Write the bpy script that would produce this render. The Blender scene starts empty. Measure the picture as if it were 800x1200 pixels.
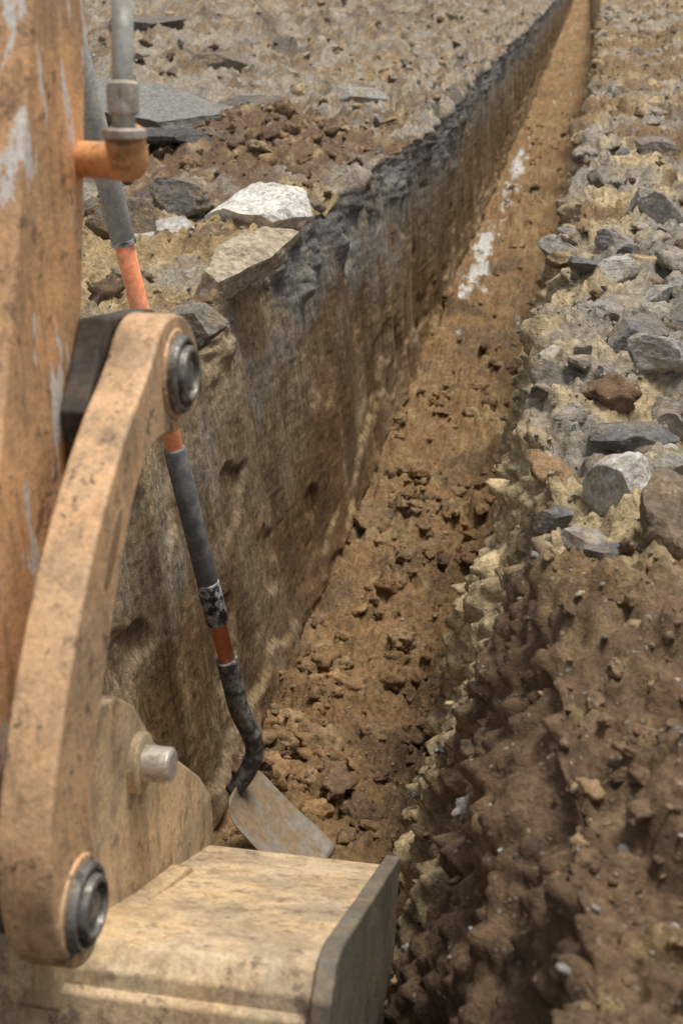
import bpy, bmesh, math, random
import numpy as np
from mathutils import Vector, Matrix
random.seed(3); rng=np.random.default_rng(5)
scene=bpy.context.scene
# camera: 1 m above the ground, pitched 23 deg down, yawed 10 deg left of the trench
TH=math.atan(640/1500); PS=math.atan(290/1630.8)
F=Vector((-math.sin(PS)*math.cos(TH),math.cos(PS)*math.cos(TH),-math.sin(TH)))
R=Vector((math.cos(PS),math.sin(PS),0)); U_=R.cross(F)
cam=bpy.data.cameras.new("camera"); co=bpy.data.objects.new("camera",cam); scene.collection.objects.link(co)
co.location=(0,0,1)
co.rotation_euler=Matrix((R,U_,-F)).transposed().to_euler()
cam.sensor_fit='VERTICAL'; cam.sensor_height=36; cam.lens=45; cam.clip_end=1000; cam.clip_start=.02
cam.dof.use_dof=True; cam.dof.focus_distance=3.3; cam.dof.aperture_fstop=5.6
scene.camera=co

# ---------------- noise
def hsh(ix,iy,iz,s):
    n=(ix.astype(np.int64)*374761393+iy.astype(np.int64)*668265263+iz.astype(np.int64)*1274126177+s*974634777)&0xffffffff
    n=((n^(n>>13))*1274126177)&0xffffffff
    n=((n^(n>>15))*668265263)&0xffffffff
    return ((n^(n>>16))&0xffffff)/float(0xffffff)
def vn(x,y,z,s=0):
    ix=np.floor(x);iy=np.floor(y);iz=np.floor(z)
    fx=x-ix;fy=y-iy;fz=z-iz
    fx=fx*fx*(3-2*fx);fy=fy*fy*(3-2*fy);fz=fz*fz*(3-2*fz)
    r=0
    for dx in (0,1):
        wx=fx if dx else 1-fx
        for dy in (0,1):
            wy=fy if dy else 1-fy
            for dz in (0,1):
                wz=fz if dz else 1-fz
                r=r+hsh(ix+dx,iy+dy,iz+dz,s)*wx*wy*wz
    return r*2-1
def fbm(x,y,z,f=1,o=4,s=0,g=.5):
    r=0;a=1;t=0
    for i in range(o):
        r=r+a*vn(x*f+i*17.3,y*f+i*9.1,z*f+i*5.7,s+i);t+=a;a*=g;f*=2.03
    return r/t*1.6
def lumps(x,y,z,f,s,rmin=.25,rmax=.75):
    x=x*f;y=y*f;z=z*f
    ix=np.floor(x);iy=np.floor(y);iz=np.floor(z)
    best=np.zeros_like(x);idv=np.zeros_like(x)
    for dx in (-1,0,1):
        for dy in (-1,0,1):
            for dz in (-1,0,1):
                cx=ix+dx;cy=iy+dy;cz=iz+dz
                h1=hsh(cx,cy,cz,s);h2=hsh(cx,cy,cz,s+1);h3=hsh(cx,cy,cz,s+2)
                r=rmin+(rmax-rmin)*hsh(cx,cy,cz,s+3)**2
                d2=(x-cx-h1)**2+(y-cy-h2)**2+(z-cz-h3)**2
                b=np.sqrt(np.maximum(0,r*r-d2))
                m=b>best
                best=np.where(m,b,best);idv=np.where(m,h2,idv)
    return best,idv
def sm(a,b,x):
    t=np.clip((x-a)/(b-a),0,1);return t*t*(3-2*t)

# ---------------- terrain grid
ys=np.concatenate([-np.geomspace(30,.3,24),np.linspace(-.2,.35,12),np.exp(np.arange(math.log(.4),math.log(46),.0068)),np.geomspace(47,120,30),np.geomspace(125,600,20)])
NR=len(ys)
lg=np.concatenate([np.geomspace(140,9.2,30),9.0*np.linspace(1,0,330)[:]**1.9])[:-1]   # distance left of lip
rg=np.concatenate([2.6*np.linspace(0,1,240)**1.3,np.geomspace(2.7,140,34)])[1:]
nLW,nF,nRW=210,140,150
NC=len(lg)+nLW+nF+nRW+len(rg)
Y=ys[:,None]*np.ones((1,NC))
def n1(y,f,s): return fbm(y,y*0+s*3.7,y*0,f,4,s)
lip=np.interp(ys,[0,2,3,4.1,5,6,8,16,40],[-1.0,-1.03,-1.10,-1.16,-1.12,-1.05,-1.0,-1.02,-.98])+.06*n1(ys,1.7,11)+.03*n1(ys,8,12)
fl=-.935+.025*n1(ys,1.2,13)
fr=np.interp(ys,[0,2.9,4.3,6.1,8.8,17,40],[-.29,-.27,-.17,-.06,-.03,.09,.32])+.035*n1(ys,1.5,14)
rl=fr+np.interp(ys,[0,2,3,5,9,40],[.34,.31,.20,.12,.11,.12])+.045*n1(ys,1.9,15)+.025*n1(ys,7,16)
DEP=-1.41
u=np.linspace(0,1,nLW)[None,:]
X_LG=lip[:,None]-lg[None,:]
X_LW=lip[:,None]+(fl-lip)[:,None]*(u**.8); Z_LW=DEP*u*np.ones((NR,1))
uf=np.linspace(0,1,nF+1)[None,1:]
X_F=fl[:,None]+(fr-fl)[:,None]*uf; Z_F=DEP+0*X_F
ur=np.linspace(0,1,nRW+1)[None,1:]
X_RW=fr[:,None]+(rl-fr)[:,None]*(ur**1.5); Z_RW=DEP*(1-ur)+0*X_RW
X_RG=rl[:,None]+rg[None,:]
X=np.concatenate([X_LG,X_LW,X_F,X_RW,X_RG],1)
Z=np.concatenate([0*X_LG,Z_LW,Z_F,Z_RW,0*X_RG],1)
idx=np.concatenate([np.full(X_LG.shape[1],0),np.full(nLW,1),np.full(nF,2),np.full(nRW,3),np.full(X_RG.shape[1],4)])
Z=Z*np.clip(1-(Y-100)/15,0,1)*np.clip((Y+12)/4,0,1)
def blur(A,k):
    ker=np.hanning(k+2)[1:-1];ker/=ker.sum();p=k//2
    B=np.pad(A,((0,0),(p,p)),mode='edge');out=0
    for i in range(k): out=out+ker[i]*B[:,i:i+A.shape[1]]
    return out
core=slice(34,NC-34)
Xb=blur(X,9);Zb=blur(Z,9);X[:,core]=Xb[:,core];Z[:,core]=Zb[:,core]
w=[blur((idx==k).astype(float)[None,:],11)[0][None,:] for k in range(5)]
mound=np.exp(-(((X-.75)/.5)**2+((Y-.9)/.8)**2))*.26+np.exp(-(((X-.62)/.25)**2+((Y-2.1)/.4)**2))*.08
Z=Z+mound*w[4]
pile=np.exp(-(((X+1.8)/.5)**2+((Y-7.4)/1.0)**2))*.19+np.exp(-(((X+1.3)/.14)**2+((Y-5.3)/.9)**2))*.05
rise=sm(1.3,4.0,-X)*np.clip(Y-7,0,14)*.085+sm(1.6,3.5,-X)*.06*sm(3,6,Y)
Z=Z+(pile+rise)*w[0]
ridge=np.exp(-((X-rl[:,None]-.25)/.22)**2)*.07*sm(1.5,3,Y)+sm(.35,1.3,X-rl[:,None])*.24*sm(2.6,5,Y)
Z=Z+ridge*w[4]
dx=np.gradient(X,axis=1);dz=np.gradient(Z,axis=1);ln=np.sqrt(dx*dx+dz*dz)+1e-9
NX=blur(-dz/ln,13);NZ=blur(dx/ln,13)
amp=np.clip(1.0-(np.abs(X)-12)/40,0.15,1)
big=fbm(X,Y,Z,1.1,3,21)
mid=fbm(X,Y,Z,5,4,31)
fin=fbm(X,Y,Z,22,4,41)
vf=fbm(X,Y,Z,70,2,51)
wx=.02*vn(X*26,Y*26,Z*26,7)+.008*vn(X*70,Y*70,Z*70,8);wy=.02*vn(X*26,Y*26,Z*26,17)+.008*vn(X*70,Y*70,Z*70,18)
l0,id0=lumps(X+wx*1.5,Y+wy*1.5,Z+wx,5.2,57,.25,.6)
l1,id1=lumps(X+wx,Y+wy,Z+wx,9,61)
l2,id2=lumps(X+wx*.6,Y+wy*.6,Z-wx*.6,20,71)
l3,id3=lumps(X+wx*.3,Y+wy*.3,Z,45,81)
st=fbm(X*0,Y*1.0+Z*.03,Z*.10,24,3,91)
st2=fbm(X*.3,Y*1.0-Z*.02,Z*.14,60,3,95)
stw=fbm(X*0,Y*1.0+Z*.06,Z*.09,9,3,97)       # wide bucket-tooth scrapes
top=sm(-.30,-.02,Z+.12*mid)
chunk=sm(.42,.6,fbm(X,Y,Z,3.2,3,101))
pit=sm(.35,.75,fbm(X,Y,Z*.35,34,3,103))
farm=1+1.0*sm(6,12,Y)
dLG=(.035*big+.04*mid+.02*fin)*farm+.05*l1*sm(-.1,.5,mid+big*.5)/8*8*farm+l2/20*1.1+l3/45*.8+.003*vf
e1_=-1.17+.10*fbm(X*0,Y,Z*0,1.3,3,111)+.04*fbm(X*0,Y,Z*0,7,4,112);e2_=e1_-.09+.05*fbm(X*0,Y,Z*0,5,4,113)
on=sm(-.1,.25,fbm(X*0,Y,Z*0,1.7,2,114)+.1);on2=sm(-.2,.2,fbm(X*0,Y,Z*0,2.4,2,115))
stp=sm(.015,-.015,Z-e1_)*on;stp2=sm(.02,-.02,Z-e2_)*(.4+.6*on2)
edge=np.exp(-((Z-e1_)/.014)**2)*on+np.exp(-((Z-e2_)/.016)**2)*on2
dLW=.022*big+.006*mid+(.005*stw+.0012*st+.001*st2)*(1-top)+.002*fin-.005*pit+top*(.035*mid+.010*fin+l2/20*.5+l3/45*.6)-chunk*.02*(1-top)+.0012*vf
dLW=dLW+.015*stp+.022*stp2+sm(-1.25,-1.4,Z)*(.01+.05*l2/20*8)
bladepit=np.exp(-((X+.68)/.22)**2-((Y-2.95)/.26)**2)
clod=sm(-.15,.35,fbm(X,Y,Z,2,2,121)+.55*sm(5.5,3,Y)-.25*sm(6,9,Y))
dF=.05*big+.055*mid+.032*fin+l0/5.2*.8*clod+l1/9*.9*(.35+.65*clod)+l2/20*1.0+l3/45*.9+.005*vf-.015
dF=dF*(1-bladepit)-.02*bladepit
dRW=.05*big+.045*mid+.022*fin+l1/9*.35+l2/20*.7+l3/45*.9+.004*vf
dRG=.05*big+.055*mid+.03*fin+l1/9*.7*sm(-.2,.4,mid)+l2/20*.9+l3/45*.8+.004*vf
D=(w[0]*dLG+w[1]*dLW+w[2]*dF+w[3]*dRW+w[4]*dRG)*amp
PX=X+NX*D;PZ=Z+NZ*D;PY=Y+0
# ---------------- colours
def C(*c): return np.array(c)[None,None,:]
def mix(A,B,t): return A+(B-A)*t[...,None]
tan=C(.365,.265,.135);sand=C(.50,.39,.225);brown=C(.245,.15,.07);dark=C(.105,.068,.040);grey=C(.29,.255,.205);wallc=C(.205,.15,.092);blue=C(.20,.195,.178);lime=C(.62,.62,.59);redb=C(.15,.095,.06);asph=C(.095,.091,.086)
n_a=fbm(X,Y,Z,1.6,4,201);n_b=fbm(X,Y,Z,6,4,211);n_c=fbm(X,Y,Z,18,3,221)
one=np.ones(X.shape)[...,None]
cLG=mix(grey*one,tan,sm(-.1,.5,n_a*.6+.5*n_b+1.1*np.exp(-((X+1.5)/.9)**2-((Y-4.4)/1.6)**2)-.2))
cLG=mix(cLG,redb*one,sm(.25,.6,np.exp(-((X+1.85)/.95)**2-((Y-7.4)/1.8)**2)+.35*n_b))
cLG=mix(cLG,brown*.75*one,.75*sm(-.05,.45,n_b+.5*n_c+.3*sm(8,11,Y)))
cLG=mix(cLG,sand*one,.45*sm(.3,.7,n_c))
cLG=mix(cLG,asph*1.2*one,.7*sm(.3,.6,n_b+.3*id2-.15+.15*sm(8,12,Y)))
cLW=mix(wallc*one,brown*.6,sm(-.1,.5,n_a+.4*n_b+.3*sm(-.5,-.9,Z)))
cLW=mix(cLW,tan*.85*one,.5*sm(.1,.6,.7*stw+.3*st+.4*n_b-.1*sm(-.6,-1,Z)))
cLW=mix(cLW,dark*one,.75*sm(.1,.55,-.7*stw-.3*st2+.55*n_c+.1))
gb=sm(-.62,-.15,Z+.25*mid+.15*stw)*sm(-.5,.1,n_a+.5*n_b+.5*sm(3,5,Y))
cLW=mix(cLW,blue*one,.85*gb)
cLW=mix(cLW,asph*1.3*one,.7*sm(-.26,-.10,Z+.12*mid)*sm(4.2,5.2,Y+n_b)*sm(-.5,0,n_b))
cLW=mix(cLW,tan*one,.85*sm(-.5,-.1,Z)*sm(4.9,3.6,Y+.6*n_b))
cLW=mix(cLW,tan*one,.5*np.clip(edge,0,1)*sm(-.3,.3,n_b+.1))
cF=mix(brown*one,tan*.9,sm(.2,.75,n_b+.5*n_c+.15*sm(3.2,5.5,Y)))
cF=mix(cF,dark*1.1*one,.8*sm(.0,.5,n_a*.7+.6*n_b-.2*sm(4,8,Y)+.1*sm(4,3,Y)))
cF=mix(cF,lime*one,.8*sm(.5,.7,.5*n_b+.35*n_c+.9*(np.exp(-((X+.78)/.10)**2-((Y-11)/2.0)**2)+np.exp(-((X+.75)/.12)**2-((Y-17)/4)**2))*.78)*sm(7,9,Y))
cRW=mix(sand*one,brown,sm(-.1,.7,n_a+.6*n_b-1.0*sm(-.9,-.25,Z)))
cRG=mix(sand*.9*one,grey,sm(.0,.6,n_a+.7*n_b+.35*sm(4,7,Y)))
cRG=mix(cRG,brown*.8*one,.85*sm(-.1,.4,-n_a+.5*n_b+.4*sm(5,9,Y)-.15))
cRG=mix(cRG,sand*.85*one,.8*np.exp(-((Y-2.15)/.3)**2)*sm(-.5,0,n_b))
cRG=mix(cRG,asph*1.5*one,.5*sm(.3,.55,n_b+.35*id2-.2))
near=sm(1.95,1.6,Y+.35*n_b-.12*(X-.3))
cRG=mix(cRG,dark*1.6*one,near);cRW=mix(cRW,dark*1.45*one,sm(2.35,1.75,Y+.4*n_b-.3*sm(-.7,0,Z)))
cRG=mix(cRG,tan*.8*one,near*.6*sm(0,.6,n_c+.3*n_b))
cRW=mix(cRW,lime*one,.8*sm(.7,.95,1.25*np.exp(-((Y-1.95)/.07)**2-((Z+.40)/.08)**2)+.35*n_c))
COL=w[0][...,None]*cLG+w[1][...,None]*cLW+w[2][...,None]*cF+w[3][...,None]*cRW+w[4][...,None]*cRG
COL=COL*(1+(.45*(np.where(l2>.02,id2,.5)-.5)+.3*(np.where(l1>.05,id1,.5)-.5))*(1-.8*w[1]*(1-top)))[...,None]
WALL=(w[1]*(1-.8*top))
def mk_mesh(name,V,Fc,col=None,extra=None,smooth=True,mat=None):
    me=bpy.data.meshes.new(name);k=Fc.shape[1]
    me.vertices.add(len(V));me.vertices.foreach_set("co",V.astype(np.float32).ravel())
    me.loops.add(Fc.size);me.loops.foreach_set("vertex_index",Fc.astype(np.int32).ravel())
    me.polygons.add(len(Fc));me.polygons.foreach_set("loop_start",np.arange(0,Fc.size,k,dtype=np.int32))
    me.polygons.foreach_set("use_smooth",np.full(len(Fc),smooth))
    me.update(calc_edges=True)
    if col is not None:
        a=me.color_attributes.new("Col",'FLOAT_COLOR','POINT')
        c=np.ones((len(V),4),np.float32);c[:,:3]=col;a.data.foreach_set("color",c.ravel())
    if extra is not None:
        a=me.attributes.new("wall",'FLOAT','POINT');a.data.foreach_set("value",extra.astype(np.float32).ravel())
    ob=bpy.data.objects.new(name,me);scene.collection.objects.link(ob)
    if mat: me.materials.append(mat)
    return ob
# ---------------- materials
def nt(name):
    m=bpy.data.materials.new(name);m.use_nodes=True;t=m.node_tree;t.nodes.clear()
    o=t.nodes.new('ShaderNodeOutputMaterial');b=t.nodes.new('ShaderNodeBsdfPrincipled');t.links.new(b.outputs[0],o.inputs[0]);return m,t,b
def N(t,k,**kw):
    n=t.nodes.new(k)
    for a,v in kw.items(): setattr(n,a,v)
    return n
def noise(t,vec,sc,det=4,ro=.6):
    n=N(t,'ShaderNodeTexNoise');n.inputs['Scale'].default_value=sc;n.inputs['Detail'].default_value=det;n.inputs['Roughness'].default_value=ro
    t.links.new(vec,n.inputs['Vector']);return n.outputs['Fac']
def mr(t,v,a,b,c,d):
    n=N(t,'ShaderNodeMapRange');t.links.new(v,n.inputs[0])
    for i,q in enumerate((a,b,c,d)): n.inputs[i+1].default_value=q
    return n.outputs[0]
def mth(t,op,a,b):
    n=N(t,'ShaderNodeMath',operation=op)
    for i,q in enumerate((a,b)):
        if isinstance(q,(int,float)): n.inputs[i].default_value=q
        else: t.links.new(q,n.inputs[i])
    return n.outputs[0]
def mixc(t,f,a,b,mode='MIX'):
    n=N(t,'ShaderNodeMix',data_type='RGBA',blend_type=mode)
    for s,q in ((0,f),(6,a),(7,b)):
        if isinstance(q,(int,float)): n.inputs[s].default_value=q
        elif isinstance(q,tuple): n.inputs[s].default_value=(*q,1)
        else: t.links.new(q,n.inputs[s])
    return n.outputs[2]
def soil(name,wall=False,bs=1.0,dusty=False):
    m,t,b=nt(name)
    geo=N(t,'ShaderNodeNewGeometry');g=geo.outputs['Position']
    at=N(t,'ShaderNodeAttribute',attribute_name='Col').outputs['Color']
    f1=noise(t,g,42,6,.72)
    v=N(t,'ShaderNodeTexVoronoi');v.inputs['Scale'].default_value=95;v.inputs['Randomness'].default_value=1;t.links.new(g,v.inputs['Vector'])
    sep=N(t,'ShaderNodeSeparateColor');t.links.new(v.outputs['Color'],sep.inputs[0])
    br=mr(t,f1,.3,.7,.45,1.6)
    c=mixc(t,1.0,at,br,'MULTIPLY')
    if dusty:
        dn_=noise(t,g,9,5,.7)
        c=mixc(t,mr(t,dn_,.46,.62,.05,.7),c,mixc(t,1.0,(.27,.20,.12),br,'MULTIPLY'))
    peb=mr(t,sep.outputs[0],.80,.84,0,1)
    core_=mr(t,v.outputs['Distance'],.30,.42,1,0)
    pf=mth(t,'MULTIPLY',peb,core_)
    if wall:
        wa=N(t,'ShaderNodeAttribute',attribute_name='wall').outputs['Fac']
        pf=mth(t,'MULTIPLY',pf,mr(t,wa,0,1,1,.35))
    pc=mixc(t,sep.outputs[1],(.14,.12,.10),(.50,.43,.33))
    c=mixc(t,mth(t,'MULTIPLY',pf,.6),c,pc)
    h=mth(t,'ADD',mth(t,'MULTIPLY',f1,1.3),mth(t,'MULTIPLY',pf,.25))
    bm=N(t,'ShaderNodeBump');bm.inputs['Strength'].default_value=1.0*bs;bm.inputs['Distance'].default_value=.014
    if wall:
        mp=N(t,'ShaderNodeMapping');mp.inputs['Scale'].default_value=(.6,1,.13);t.links.new(g,mp.inputs['Vector'])
        s1=noise(t,mp.outputs[0],75,4,.7)
        h=mth(t,'MULTIPLY',h,mr(t,wa,0,1,1,.34))
        sx=mth(t,'MULTIPLY',s1,wa);h=mth(t,'ADD',h,mth(t,'MULTIPLY',sx,.15))
        c=mixc(t,wa,c,mixc(t,1.0,c,mr(t,s1,.3,.7,.62,1.42),'MULTIPLY'))
    t.links.new(h,bm.inputs['Height']);t.links.new(bm.outputs[0],b.inputs['Normal'])
    t.links.new(c,b.inputs['Base Color']);b.inputs['Roughness'].default_value=.9;b.inputs['Specular IOR Level'].default_value=.25
    if wall: t.links.new(mr(t,wa,0,1,.92,.68),b.inputs['Roughness'])
    return m
M_soil=soil("soil",True);M_rock=soil("rubble",False,.8);M_stone=soil("dusty_stone",False,.8,True)
V=np.stack([PX,PY,PZ],-1).reshape(-1,3)
I=np.arange(NR*NC).reshape(NR,NC)
Fc=np.stack([I[:-1,:-1],I[:-1,1:],I[1:,1:],I[1:,:-1]],-1).reshape(-1,4)
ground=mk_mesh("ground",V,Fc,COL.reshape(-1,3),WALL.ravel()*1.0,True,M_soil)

# ---------------- rocks
def ico(sub):
    bm=bmesh.new();bmesh.ops.create_icosphere(bm,subdivisions=sub,radius=1)
    v=np.array([q.co[:] for q in bm.verts]);f=np.array([[q.index for q in p.verts] for p in bm.faces]);bm.free();return v,f
ICO={s:ico(s) for s in (2,3,4,5)}
def rock(seed,sub,cuts=9,rough=.05,lo=.55,hi=.9):
    r=np.random.default_rng(seed);v,f=ICO[sub];v=v.copy()
    for i in range(cuts):
        n=r.normal(size=3);n/=np.linalg.norm(n);d=r.uniform(lo,hi)
        k=v@n-d;m=k>0;v[m]-=np.outer(k[m],n)
    nn=fbm(v[:,0]+seed*3.1,v[:,1],v[:,2],2.5,4,seed)+.5*fbm(v[:,0]+seed*1.7,v[:,1],v[:,2],7,2,seed+50)
    v=v*(1+rough*nn)[:,None]
    return v,f
def rotm(r):
    a=r.uniform(0,2*math.pi);M=Matrix.Rotation(a,3,'Z')
    return np.array(M@Matrix.Rotation(r.uniform(-.5,.5),3,'X')@Matrix.Rotation(r.uniform(-.5,.5),3,'Y'))
DY=np.gradient(ys)[:,None];DS=np.sqrt(np.gradient(PX,axis=1)**2+np.gradient(PZ,axis=1)**2)
AREA=np.clip(DY*DS,0,.1)
def scatter(name,mask,n,smin,smax,sub,cols,cuts,rough,mat,pw=2.2,sink=.25,smooth=False,fall=0.6,own=.35,lo=.5,hi=.85,nearcap=None):
    wgt=(AREA*mask/np.maximum(Y,.8)**fall).ravel();wgt=wgt/wgt.sum()
    ids=rng.choice(len(wgt),n,p=wgt)
    bases=[rock(100+i,sub,cuts,rough,lo,hi) for i in range(16)]
    VV=[];FF=[];CC=[];off=0;cols=np.array(cols);CF=COL.reshape(-1,3)
    for k in ids:
        b,f=bases[rng.integers(16)]
        s=smin+(smax-smin)*rng.random()**pw
        if nearcap and V[k][1]<2.6 and s>nearcap: s=nearcap*rng.uniform(.4,1)
        sc=s*np.array([rng.uniform(.8,1.3),rng.uniform(.65,1.0),rng.uniform(.4,.85)])*.55
        v=(b*sc)@rotm(rng).T+V[k]+np.array([0,0,s*.5*(.5-sink)])
        c=cols[rng.integers(len(cols))]*rng.uniform(.75,1.25)
        if rng.random()<own: c=CF[k]*rng.uniform(.8,1.2)
        VV.append(v);FF.append(f+off);off+=len(v);CC.append(np.repeat(c[None],len(v),0))
    return mk_mesh(name,np.concatenate(VV),np.concatenate(FF),np.concatenate(CC),None,smooth,mat)
vis=((Y>.5)&(Y<32)&(X>-9)&(X<4)).astype(float)
g_l=w[0]*vis;g_f=w[2]*vis*(1-np.clip(bladepit*1.6,0,1));g_r=w[4]*vis;g_rw=w[3]*vis
nearm=sm(2.5,1.6,Y);patch=sm(-.1,.5,n_a+.5*n_b)
greys=[(.26,.25,.225),(.17,.165,.15),(.36,.34,.30),(.12,.117,.11),(.29,.26,.215)]
browns=[(.22,.14,.072),(.16,.10,.058),(.28,.19,.10),(.12,.08,.049)]
tans=[(.38,.28,.16),(.30,.22,.13),(.42,.35,.24),(.26,.22,.17)]
scatter("stone_rubble",(g_r*(1-nearm)*(.10+patch)*sm(1.8,.2,X)+.5*g_l*patch+.02*g_rw),3000,.02,.15,3,greys+tans[:1],8,.10,M_stone,3.0,.5,lo=.35,hi=.8,nearcap=.03)
scatter("soil_clods",g_rw*.6*(Z<-.3)+g_r*nearm*2.4+.6*g_l*np.exp(-((X+1.8)/.9)**2-((Y-7.3)/1.5)**2)*5+.3*g_l+.7*g_r*(1-nearm),8500,.010,.13,3,browns,6,.32,M_rock,3.2,.4,True,.9,.65,nearcap=.045)
scatter("trench_floor_crumbs",g_f*(.2+clod)*(1-.6*sm(5,8,Y))*(Y<24),4600,.012,.12,3,browns,6,.34,M_rock,4.2,.6,True,1.0,.95)
scatter("gravel",(g_l*.8*(X>-4)+g_r*(X<2)*(1-.6*nearm)+g_rw*.6*(1-.6*nearm)+.3*g_f+.08*w[1]*top*vis)*(Y<14),14000,.005,.022,2,tans+greys[:3],5,.12,M_rock,2.0,.25,False,1.2)

def hero(name,pos,size,col,seed,rot=(0,0,0),cuts=13,lo=.4,hi=.8,sub=5,rough=.07,smooth=False):
    v,f=rock(seed,sub,cuts,rough*.8,lo,hi)
    M=np.array((Matrix.Rotation(rot[2],3,'Z')@Matrix.Rotation(rot[0],3,'X')@Matrix.Rotation(rot[1],3,'Y')))
    v=(v*np.array(size)*.68)@M.T+np.array(pos)
    return mk_mesh(name,v,f,np.repeat(np.array(col)[None],len(v),0),None,smooth,M_stone)
# broken asphalt / stones lying on the right bank : (x,y), size, colour
R_=[((.334,5.333),(.24,.20,.20),(.26,.255,.24)),((.182,4.709),(.24,.16,.10),(.27,.265,.25)),((.07,4.243),(.14,.11,.08),(.14,.135,.13)),((.313,3.727),(.15,.12,.08),(.11,.11,.105)),((.182,3.370),(.24,.18,.08),(.15,.145,.14)),((.256,3.187),(.18,.13,.11),(.36,.345,.32)),((.116,3.14),(.12,.1,.06),(.2,.19,.18)),((.173,2.77),(.16,.11,.07),(.15,.145,.14)),((.151,2.498),(.18,.14,.11),(.50,.485,.45)),((.075,2.253),(.13,.10,.07),(.31,.29,.26)),((.114,2.188),(.11,.09,.07),(.13,.13,.13)),((.255,2.276),(.20,.2,.17),(.16,.12,.09)),((.0,2.352),(.09,.08,.07),(.15,.145,.14)),((.264,3.98),(.14,.1,.06),(.32,.30,.27)),((.287,2.963),(.18,.13,.08),(.19,.18,.17)),((.16,3.8),(.17,.13,.07),(.29,.275,.25)),((.45,4.3),(.20,.14,.08),(.22,.21,.195)),((.24,2.62),(.12,.09,.05),(.26,.245,.21)),((.5,6.2),(.3,.2,.14),(.18,.16,.135)),((.42,7.4),(.26,.2,.12),(.21,.185,.16))]
def gz(x,y):
    i=int(np.argmin(np.abs(ys-y)));j=int(np.argmin(np.abs(PX[i]-x)+(idx==2)*9+(idx==1)*9+(idx==3)*(PZ[i]<-.25)*9));return float(PZ[i,j])
def fz(x,y):
    i=int(np.argmin(np.abs(ys-y)));j=int(np.argmin(np.abs(PX[i]-x)+(idx!=2)*9));return float(PZ[i,j])
for i,(p,s,c) in enumerate(R_):
    hero("broken_stone",(p[0],p[1],gz(*p)+s[2]*.10),s,c,300+i,(.2,.12,i*1.3))
# large clods of clay fallen on the trench floor
r2=np.random.default_rng(77);VV=[];FF=[];CC=[];o_=0
for i in range(64):
    y=2.7+6*r2.random()**1.6;x=-.90+.62*r2.random()**1.4
    if abs(x+.68)<.22 and abs(y-2.95)<.22: continue
    s=r2.uniform(.05,.18)*(1 if y<5 else .7);v,f=rock(700+i%20,4,7,.30,.5,.85)
    v=(v*s*np.array([r2.uniform(.8,1.2),r2.uniform(.6,1),r2.uniform(.4,.7)])*.55)@rotm(r2).T+np.array([x,y,fz(x,y)+s*.04])
    c=np.array(browns[r2.integers(3)])*r2.uniform(.75,1.15);VV.append(v);FF.append(f+o_);o_+=len(v);CC.append(np.repeat(c[None],len(v),0))
mk_mesh("clay_clods",np.concatenate(VV),np.concatenate(FF),np.concatenate(CC),None,True,M_rock)

# ---------------- mesh helpers
def link_ob(me,name,mat,parent=None):
    ob=bpy.data.objects.new(name,me);scene.collection.objects.link(ob)
    if mat: me.materials.append(mat)
    if parent: ob.parent=parent
    return ob
def empty(name,loc=(0,0,0)):
    e=bpy.data.objects.new(name,None);scene.collection.objects.link(e);e.empty_display_size=.1;return e
def extr(name,yz,x0,x1,mat,parent,bev=.008,seg=3):
    bm=bmesh.new()
    a=[bm.verts.new((x0,y,z)) for y,z in yz];b=[bm.verts.new((x1,y,z)) for y,z in yz]
    n=len(yz);bm.faces.new(a);bm.faces.new(b[::-1])
    for i in range(n): bm.faces.new((a[i],b[i],b[(i+1)%n],a[(i+1)%n]))
    bmesh.ops.recalc_face_normals(bm,faces=bm.faces)
    me=bpy.data.meshes.new(name);bm.to_mesh(me);bm.free()
    for p in me.polygons:p.use_smooth=True
    ob=link_ob(me,name,mat,parent)
    m=ob.modifiers.new("b",'BEVEL');m.width=bev;m.segments=seg;m.limit_method='ANGLE';m.angle_limit=math.radians(35);m.harden_normals=True
    return ob
def smoothpoly(pts,it=2):
    for _ in range(it):
        o=[]
        for i in range(len(pts)):
            p=pts[i];q=pts[(i+1)%len(pts)]
            o+= [(p[0]*.75+q[0]*.25,p[1]*.75+q[1]*.25),(p[0]*.25+q[0]*.75,p[1]*.25+q[1]*.75)]
        pts=o
    return pts
def lathe(name,org,axis,pr,mat,parent,n=48,smooth=True):
    ax=Vector(axis).normalized();a=ax.orthogonal().normalized();b=ax.cross(a)
    bm=bmesh.new();rings=[]
    for h,r in pr:
        rings.append([bm.verts.new(Vector(org)+ax*h+(a*math.cos(2*math.pi*i/n)+b*math.sin(2*math.pi*i/n))*max(r,1e-4)) for i in range(n)])
    for A,B in zip(rings,rings[1:]):
        for i in range(n): bm.faces.new((A[i],A[(i+1)%n],B[(i+1)%n],B[i]))
    bm.faces.new(rings[0]);bm.faces.new(rings[-1][::-1])
    bmesh.ops.recalc_face_normals(bm,faces=bm.faces)
    me=bpy.data.meshes.new(name);bm.to_mesh(me);bm.free()
    for p in me.polygons:p.use_smooth=smooth
    ob=link_ob(me,name,mat,parent)
    if smooth:
        m=ob.modifiers.new("b",'BEVEL');m.width=.0015;m.segments=2;m.limit_method='ANGLE';m.angle_limit=math.radians(30);m.harden_normals=True
    return ob
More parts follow.
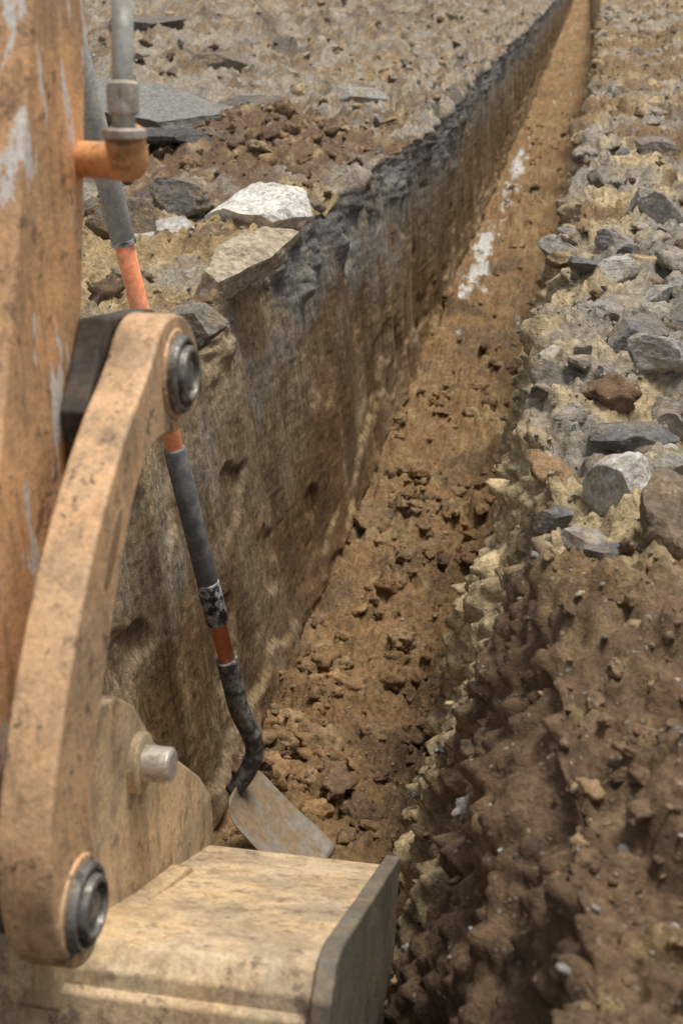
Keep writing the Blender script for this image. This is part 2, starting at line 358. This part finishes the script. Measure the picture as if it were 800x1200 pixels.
def tube(name,pts,rad,mat,parent,n=24):
    cu=[Vector(p) for p in pts];bm=bmesh.new();rings=[];pa=None
    for i,p in enumerate(cu):
        tg=(cu[min(i+1,len(cu)-1)]-cu[max(i-1,0)]).normalized()
        if pa is None: pa=tg.orthogonal().normalized()
        pa=(pa-tg*pa.dot(tg)).normalized();pb=tg.cross(pa);r=rad[i] if isinstance(rad,(list,tuple)) else rad
        rings.append([bm.verts.new(p+(pa*math.cos(2*math.pi*k/n)+pb*math.sin(2*math.pi*k/n))*r) for k in range(n)])
    for A,B in zip(rings,rings[1:]):
        for k in range(n): bm.faces.new((A[k],A[(k+1)%n],B[(k+1)%n],B[k]))
    bm.faces.new(rings[0]);bm.faces.new(rings[-1][::-1]);bmesh.ops.recalc_face_normals(bm,faces=bm.faces)
    me=bpy.data.meshes.new(name);bm.to_mesh(me);bm.free()
    for p in me.polygons:p.use_smooth=len(p.vertices)==4
    return link_ob(me,name,mat,parent)
def crom(P,m=8):
    P=[Vector(p) for p in P];P=[P[0]*2-P[1]]+P+[P[-1]*2-P[-2]];o=[]
    for i in range(1,len(P)-2):
        for k in range(m):
            t=k/m;a,b,c,d=P[i-1:i+3]
            o.append(.5*((2*b)+(c-a)*t+(2*a-5*b+4*c-d)*t*t+(3*b-3*c+d-a)*t**3))
    o.append(P[-2]);return o

def paint(name,base,dust,df=.4,spots=.5,white=.0,rough=.55,mud=0,streak=.65):
    m,t,b=nt(name);g=N(t,'ShaderNodeNewGeometry').outputs['Position']
    a=noise(t,g,7,7,.65);c1=noise(t,g,24,6,.72);c2=noise(t,g,85,4,.7);c3=noise(t,g,4.5,6,.75)
    c=mixc(t,mr(t,a,.35,.65,0,df),base,dust)
    c=mixc(t,mr(t,c3,.48,.60,0,.65),c,tuple(q*.5 for q in dust))
    mp0=N(t,'ShaderNodeMapping');mp0.inputs['Scale'].default_value=(1,1,.2);t.links.new(g,mp0.inputs['Vector'])
    sc=noise(t,mp0.outputs[0],38,5,.78)
    c=mixc(t,mr(t,sc,.50,.68,0,streak),c,(.17,.105,.06))
    c=mixc(t,mr(t,c1,.565,.62,0,spots),c,(.07,.05,.035))
    c=mixc(t,mr(t,c2,.62,.67,0,spots),c,(.12,.07,.04))
    if mud>0: c=mixc(t,mr(t,noise(t,g,11,6,.7),.50,.58,0,mud),c,(.28,.20,.12))
    if white>0:
        mp=N(t,'ShaderNodeMapping');mp.inputs['Scale'].default_value=(1,1,.22);t.links.new(g,mp.inputs['Vector'])
        w_=noise(t,mp.outputs[0],22,5,.65);c=mixc(t,mr(t,w_,.575,.60,0,white),c,(.66,.63,.58))
    c=mixc(t,1.0,c,mr(t,noise(t,g,160,3,.6),.3,.7,.82,1.18),'MULTIPLY')
    t.links.new(c,b.inputs['Base Color']);t.links.new(mr(t,c1,.3,.7,rough-.1,rough+.25),b.inputs['Roughness'])
    h=mth(t,'ADD',c1,mth(t,'MULTIPLY',c2,.5));bm=N(t,'ShaderNodeBump');bm.inputs['Strength'].default_value=.6;bm.inputs['Distance'].default_value=.004
    t.links.new(h,bm.inputs['Height']);t.links.new(bm.outputs[0],b.inputs['Normal']);return m
def metal(name,base,dirt,met=.8,rough=.4,df=.5,sc=40,lo=.44,hi=.60):
    m,t,b=nt(name);g=N(t,'ShaderNodeNewGeometry').outputs['Position']
    a=noise(t,g,sc,6,.7);c=mixc(t,mr(t,a,lo,hi,0,df),base,dirt)
    c=mixc(t,1.0,c,mr(t,noise(t,g,sc*3.5,4,.7),.3,.7,.75,1.25),'MULTIPLY');t.links.new(c,b.inputs['Base Color'])
    t.links.new(mr(t,a,.42,.62,met,met*.3),b.inputs['Metallic']);t.links.new(mr(t,a,.4,.62,rough,.8),b.inputs['Roughness'])
    bm=N(t,'ShaderNodeBump');bm.inputs['Strength'].default_value=.4;bm.inputs['Distance'].default_value=.002
    t.links.new(a,bm.inputs['Height']);t.links.new(bm.outputs[0],b.inputs['Normal']);return m
M_arm=paint("worn_orange_paint",(.74,.40,.175),(.60,.39,.22),.6,.6,.85)
M_link=paint("worn_link_paint",(.64,.38,.19),(.52,.37,.23),.7,.75,0,.5,.35)
M_bucket=paint("dusty_bucket_paint",(.64,.43,.22),(.56,.45,.30),.9,.6,0,.7,.5)
M_bside=paint("dark_bucket_side",(.13,.115,.09),(.20,.17,.125),.8,.5,0,.6,.4)  # darker base than the shell, for side plates and teeth
M_steel=metal("greasy_steel",(.24,.225,.20),(.05,.04,.035),.7,.4,.85,60)
M_pin=metal("bright_pin",(.55,.50,.43),(.20,.15,.10),.7,.45,.7,50)
M_dark=metal("muddy_dark_steel",(.05,.04,.035),(.12,.09,.06),.1,.7,.8,25)
M_fit=paint("orange_fitting",(.74,.36,.14),(.56,.30,.15),.5,.45,0,.45)
M_hose=metal("zinc_pipe",(.44,.43,.38),(.24,.22,.17),.6,.4,.6,30)
# ---------------- excavator (world coordinates, metres; profiles are (y,z))
EX=empty("excavator")
xl=-.50
LK=[(1.518,.583),(1.585,.584),(1.651,.549),(1.687,.478),(1.661,.429),(1.584,.417),(1.475,.447),(1.413,.432),(1.344,.376),(1.253,.262),(1.186,.164),(1.154,.067),(1.174,.002),(1.168,-.057),(1.131,-.090),(1.079,-.069),(1.039,-.014),(1.027,.062),(1.038,.132),(1.077,.214),(1.157,.325),(1.259,.423),(1.368,.498),(1.468,.542)]
extr("bucket_link",smoothpoly(LK,2),xl-.062,xl,M_link,EX,.006,3)
extr("bucket_link_opposite",smoothpoly(LK,2),xl-.42,xl-.36,M_link,EX,.006,3)
p1=Vector((-.5,1.564,.504));p2=Vector((-.5,1.098,.012))
collar=[(-.01,.052),(.006,.052),(.010,.049),(.010,.044),(.004,.042),(.004,.039),(.016,.038),(.018,.035),(.018,.030),(.010,.028),(.010,.020),(.014,.018),(.014,.001)]
for nm,p in (("upper",p1),("lower",p2)):
    lathe(nm+"_boss",p,(1,0,0),[(-.01,.060),(.002,.060),(.004,.058),(.004,.05)],M_link,EX)
    lathe(nm+"_pin_collar",p+Vector((.006,0,0)),(1,0,0),collar,M_steel,EX)
    lathe(nm+"_cross_pin",p,(-1,0,0),[(.05,.04),(.45,.04)],M_dark,EX)
dl=Vector((-.69,-.725));dn=Vector((.725,-.69))
M_rec_shade=paint("recess_shade_paint",(.30,.17,.08),(.22,.15,.09),.7,.7,0,.6,.3)  # darker link paint, shade of the oval recess put into the colour
cc=Vector((1.29,.375))
slot=[tuple(cc+dl*(.05*math.cos(a))+dn*(.013*math.sin(a))) for a in [i*math.pi/10 for i in range(20)]]
extr("link_recess_shade",slot,xl-.004,xl+.0015,M_rec_shade,EX,.001,1)  # thin dark plate on the link face, no real hollow
xa=-.60
BM_=[(1.656,1.196),(1.602,.962),(1.541,.715),(1.474,.478),(1.350,.283),(1.180,.156),(.998,.093),(.881,.190),(1.030,.285),(1.206,.448),(1.327,.705),(1.433,.965),(1.518,1.180)]
extr("dipper_arm",BM_,xa-.20,xa,M_arm,EX,.008,3)
extr("link_bracket",[(1.49,.594),(1.68,.56),(1.74,.48),(1.66,.40),(1.42,.40),(1.40,.50)],xa+.002,xl-.064,M_dark,EX,.004)
e0=Vector((-.6,1.556,.779));e1=Vector((-.525,1.499,.785));e2=Vector((-.52,1.480,.8185));n0=Vector((-.52,1.480,.8404));n1_=Vector((-.52,1.485,.878));h1=Vector((-.515,1.496,1.018))
tube("elbow_fitting",crom([e0-Vector((.02,0,0)),e0*.4+e1*.6,e1,e2*.6+e1*.4,e2],8),[.022]*16+[.024]*17,M_fit,EX)
lathe("elbow_collar",e2,(n1_-e2),[(-.006,.02),(-.004,.026),(.006,.026),(.008,.02)],M_pin,EX)
lathe("hex_nut",n0,(n1_-n0),[(0,.017),(.003,.021),((n1_-n0).length-.003,.021),((n1_-n0).length,.016)],M_pin,EX,6,False)
tube("hydraulic_pipe",[e2,n0,n1_,h1],[.013,.013,.0125,.0125],M_hose,EX)
# bucket
bk=[(1.84,-.476),(1.55,-.322),(1.26,-.165),(1.225,-.155),(1.195,-.175),(1.17,-.24),(1.12,-.42),(1.09,-.6),(1.12,-.75),(1.20,-.86),(1.32,-.94),(1.48,-.98),(1.64,-.98)]
def off(pts,d):
    o=[]
    for i,p in enumerate(pts):
        a=pts[max(i-1,0)];b=pts[min(i+1,len(pts)-1)];t=Vector((b[0]-a[0],b[1]-a[1])).normalized();o.append((p[0]-t.y*d,p[1]+t.x*d))
    return o
inner=off(bk,.02)
xb0,xb1=-.86,-.25
extr("bucket_shell",bk+inner[::-1],xb0,xb1,M_bucket,EX,.004)
outer=off(bk,-.018)
for nm,a,b in (("bucket_side_plate",xb1+.001,xb1+.028),("bucket_side_plate_far",xb0-.028,xb0-.001)):
    pl=outer+[(1.62,-.90),(1.76,-.70)]
    extr(nm,pl,a,b,M_bside,EX,.005)
extr("bucket_wear_strip",[(1.20,-.19),(1.176,-.20),(1.128,-.34),(1.15,-.35)],xb0+.01,xb1-.005,M_bucket,EX,.004)
ea=[(1.371,.103),(1.445,.074),(1.508,.022),(1.577,-.083),(1.800,-.30),(1.860,-.38),(1.87,-.49),(1.776,-.465),(1.605,-.417),(1.399,-.373),(1.212,-.274),(1.098,-.150),(1.129,-.022),(1.298,-.024)]
for nm,a,b in (("bucket_ear",-.605,-.57),("bucket_ear_far",-.80,-.765)):
    extr(nm,ea,a,b,M_bucket,EX,.005)
extr("ear_gusset",[(1.66,-.40),(1.34,-.225),(1.32,-.20),(1.62,-.345)],-.569,-.535,M_bucket,EX,.006)
pe=Vector((-.57,1.498,-.069))
lathe("ear_boss",pe,(1,0,0),[(-.01,.045),(.012,.045),(.014,.04),(.014,.02)],M_bucket,EX)
lathe("ear_pin",pe,(1,0,0),[(-.2,.027),(.052,.027),(.056,.022)],M_pin,EX)
for i in range(4):
    x=xb0+.07+i*.155
    extr("bucket_tooth_%d"%i,[(1.60,-.955),(1.60,-.995),(1.76,-.985)],x-.03,x+.03,M_bside,EX,.003)
# ---------------- shovel
SH=empty("shovel")
T=Vector((-1.06,2.796,.724));S=Vector((-.814,2.955,-.894))
def L(s): return T+(S-T)*s
M_rub=metal("grey_rubber_sleeve",(.105,.11,.115),(.23,.21,.18),0,.6,.7,30)
M_gry=metal("light_grey_sleeve",(.30,.30,.28),(.42,.38,.32),0,.6,.7,30)
M_org=metal("orange_fibreglass",(.95,.33,.15),(.75,.36,.20),0,.45,.5,25)
M_tape=metal("taped_collar",(.02,.02,.02),(.5,.5,.5),0,.45,1,38)
M_sock=metal("worn_black_socket",(.055,.057,.06),(.30,.28,.25),.2,.5,.8,35)
M_blade=metal("muddy_blade",(.27,.24,.195),(.25,.175,.10),.15,.6,.95,16,.42,.54)
tube("handle",[L(-.16),L(.92)],.0225,M_org,SH)
tube("upper_sleeve",[L(-.17),L(-.165),L(.19),L(.193)],[.024,.0285,.0285,.026],M_gry,SH)
lathe("sleeve_ring",L(.188),(S-T),[(0,.0295),(.012,.0295)],M_tape,SH)
tube("lower_sleeve",[L(.512),L(.516),L(.76),L(.765)],[.026,.0285,.0285,.026],M_rub,SH)
tube("tape_band",[L(.75),L(.753),L(.825),L(.828)],[.029,.0305,.0305,.028],M_tape,SH)
nk=crom([L(.90),L(.94),S,(-.78,2.98,-1.025),(-.795,2.97,-1.10),(-.84,2.955,-1.175)],8)
rr=[.030+(.025-.030)*i/(len(nk)-1) for i in range(len(nk))]
tube("socket_neck",nk,rr,M_sock,SH)
bm=bmesh.new();nu,nv=26,22
B0=Vector((-.845,2.95,-1.165));B1=Vector((-.585,2.93,-1.415))
ax=B1-B0;Lb=ax.length;ax.normalize();wd=Vector((0.05,1,0));wd=(wd-ax*wd.dot(ax)).normalized();nn=wd.cross(ax)
if nn.z<0: nn=-nn
grid=[]
for i in range(nu):
    a=i/(nu-1);row=[]
    hw=.13*(1-.28*max(0,1-a*5)**2)*(1-.10*max(0,a-.8)/.2)
    for j in range(nv):
        c=j/(nv-1)*2-1
        dish=.03*(c*c)-.012*math.sin(a*math.pi)+.02*(1-a)**3*(1-abs(c))
        row.append(bm.verts.new(B0+ax*(a*Lb)+wd*(hw*c)+nn*(dish+.014*max(0,1-a*12))))
    grid.append(row)
for i in range(nu-1):
    for j in range(nv-1): bm.faces.new((grid[i][j],grid[i+1][j],grid[i+1][j+1],grid[i][j+1]))
me=bpy.data.meshes.new("blade");bm.to_mesh(me);bm.free()
for p in me.polygons:p.use_smooth=True
ob=link_ob(me,"blade",M_blade,SH);m=ob.modifiers.new("s",'SOLIDIFY');m.thickness=.004
# ---------------- slabs (left ground)
def slab(name,pos,size,rot,col,seed):
    bm=bmesh.new();bmesh.ops.create_cube(bm,size=1);bmesh.ops.subdivide_edges(bm,edges=bm.edges,cuts=26,use_grid_fill=True)
    v=np.array([q.co[:] for q in bm.verts]);f=np.array([[q.index for q in p.verts] for p in bm.faces]);bm.free()
    r=np.random.default_rng(seed)
    for i in range(9):
        a=r.uniform(0,2*math.pi);n=np.array([math.cos(a),math.sin(a),r.uniform(-.35,.35)]);n/=np.linalg.norm(n);d=r.uniform(.36,.5)
        k=v@n-d;mm=k>0;v[mm]-=np.outer(k[mm],n)
    v=v*np.array(size)
    nse=fbm(v[:,0]+seed,v[:,1],v[:,2],14,4,seed);v=v+(v/np.array(size))*(nse*.014)[:,None]*2
    M=np.array((Matrix.Rotation(rot[2],3,'Z')@Matrix.Rotation(rot[1],3,'Y')@Matrix.Rotation(rot[0],3,'X')))
    v=v@M.T+np.array(pos)
    return mk_mesh(name,v,f,np.repeat(np.array(col)[None],len(v),0),None,False,M_rock)
def gl(x,y,dz): return (x,y,gz(x,y)+dz)
slab("concrete_slab",(-1.206,5.003,.13),(.42,.28,.08),(.35,.12,-.6),(.68,.65,.58),1)
slab("concrete_slab",(-1.089,4.28,.08),(.17,.48,.11),(.2,.5,-.45),(.42,.35,.25),2)
slab("asphalt_slab",(-2.53,7.415,gz(-2.53,7.415)+.10),(1.15,.85,.17),(.14,.12,.3),(.22,.21,.19),3)
slab("asphalt_slab",gl(-2.15,6.69,.05),(.6,.28,.04),(.05,.05,.1),(.09,.088,.084),4)
slab("asphalt_slab",gl(-1.595,4.859,.05),(.36,.32,.06),(.2,-.1,.5),(.42,.40,.36),5)
hero("broken_stone",gl(-1.729,5.519,.06),(.26,.22,.19),(.15,.145,.135),401)
hero("broken_stone",gl(-1.715,4.854,.05),(.26,.22,.17),(.17,.135,.10),402)
hero("broken_stone",gl(-2.052,8.508,.08),(.6,.35,.22),(.12,.11,.10),403)
hero("broken_stone",gl(-2.9,10.6,.08),(.6,.45,.24),(.15,.13,.105),404)
hero("broken_stone",gl(-3.9,11.8,.05),(.7,.45,.2),(.13,.12,.11),406)
hero("broken_stone",gl(-1.6,9.8,.05),(.4,.3,.14),(.30,.285,.26),407)
hero("broken_stone",(-1.10,3.66,.0),(.14,.12,.12),(.18,.165,.14),405)
# ---------------- light
wd_=bpy.data.worlds.new("World");scene.world=wd_;wd_.use_nodes=True;t=wd_.node_tree
bg=t.nodes['Background'];sky=t.nodes.new('ShaderNodeTexSky');sky.sky_type='NISHITA';sky.sun_disc=False
sd=Vector((.20,.06,.97)).normalized()
sky.sun_elevation=math.asin(sd.z);sky.sun_rotation=math.atan2(sd.x,sd.y);sky.dust_density=3
hs=t.nodes.new('ShaderNodeHueSaturation');hs.inputs['Saturation'].default_value=.3
t.links.new(sky.outputs[0],hs.inputs['Color']);t.links.new(hs.outputs[0],bg.inputs[0]);bg.inputs[1].default_value=.13
sl=bpy.data.lights.new("sun",'SUN');sl.energy=3.5;sl.angle=math.radians(20);sl.color=(1,.95,.87)
so=bpy.data.objects.new("sun",sl);scene.collection.objects.link(so);so.rotation_euler=sd.to_track_quat('Z','Y').to_euler()
scene.view_settings.view_transform='Standard';scene.view_settings.look='None';scene.view_settings.exposure=0
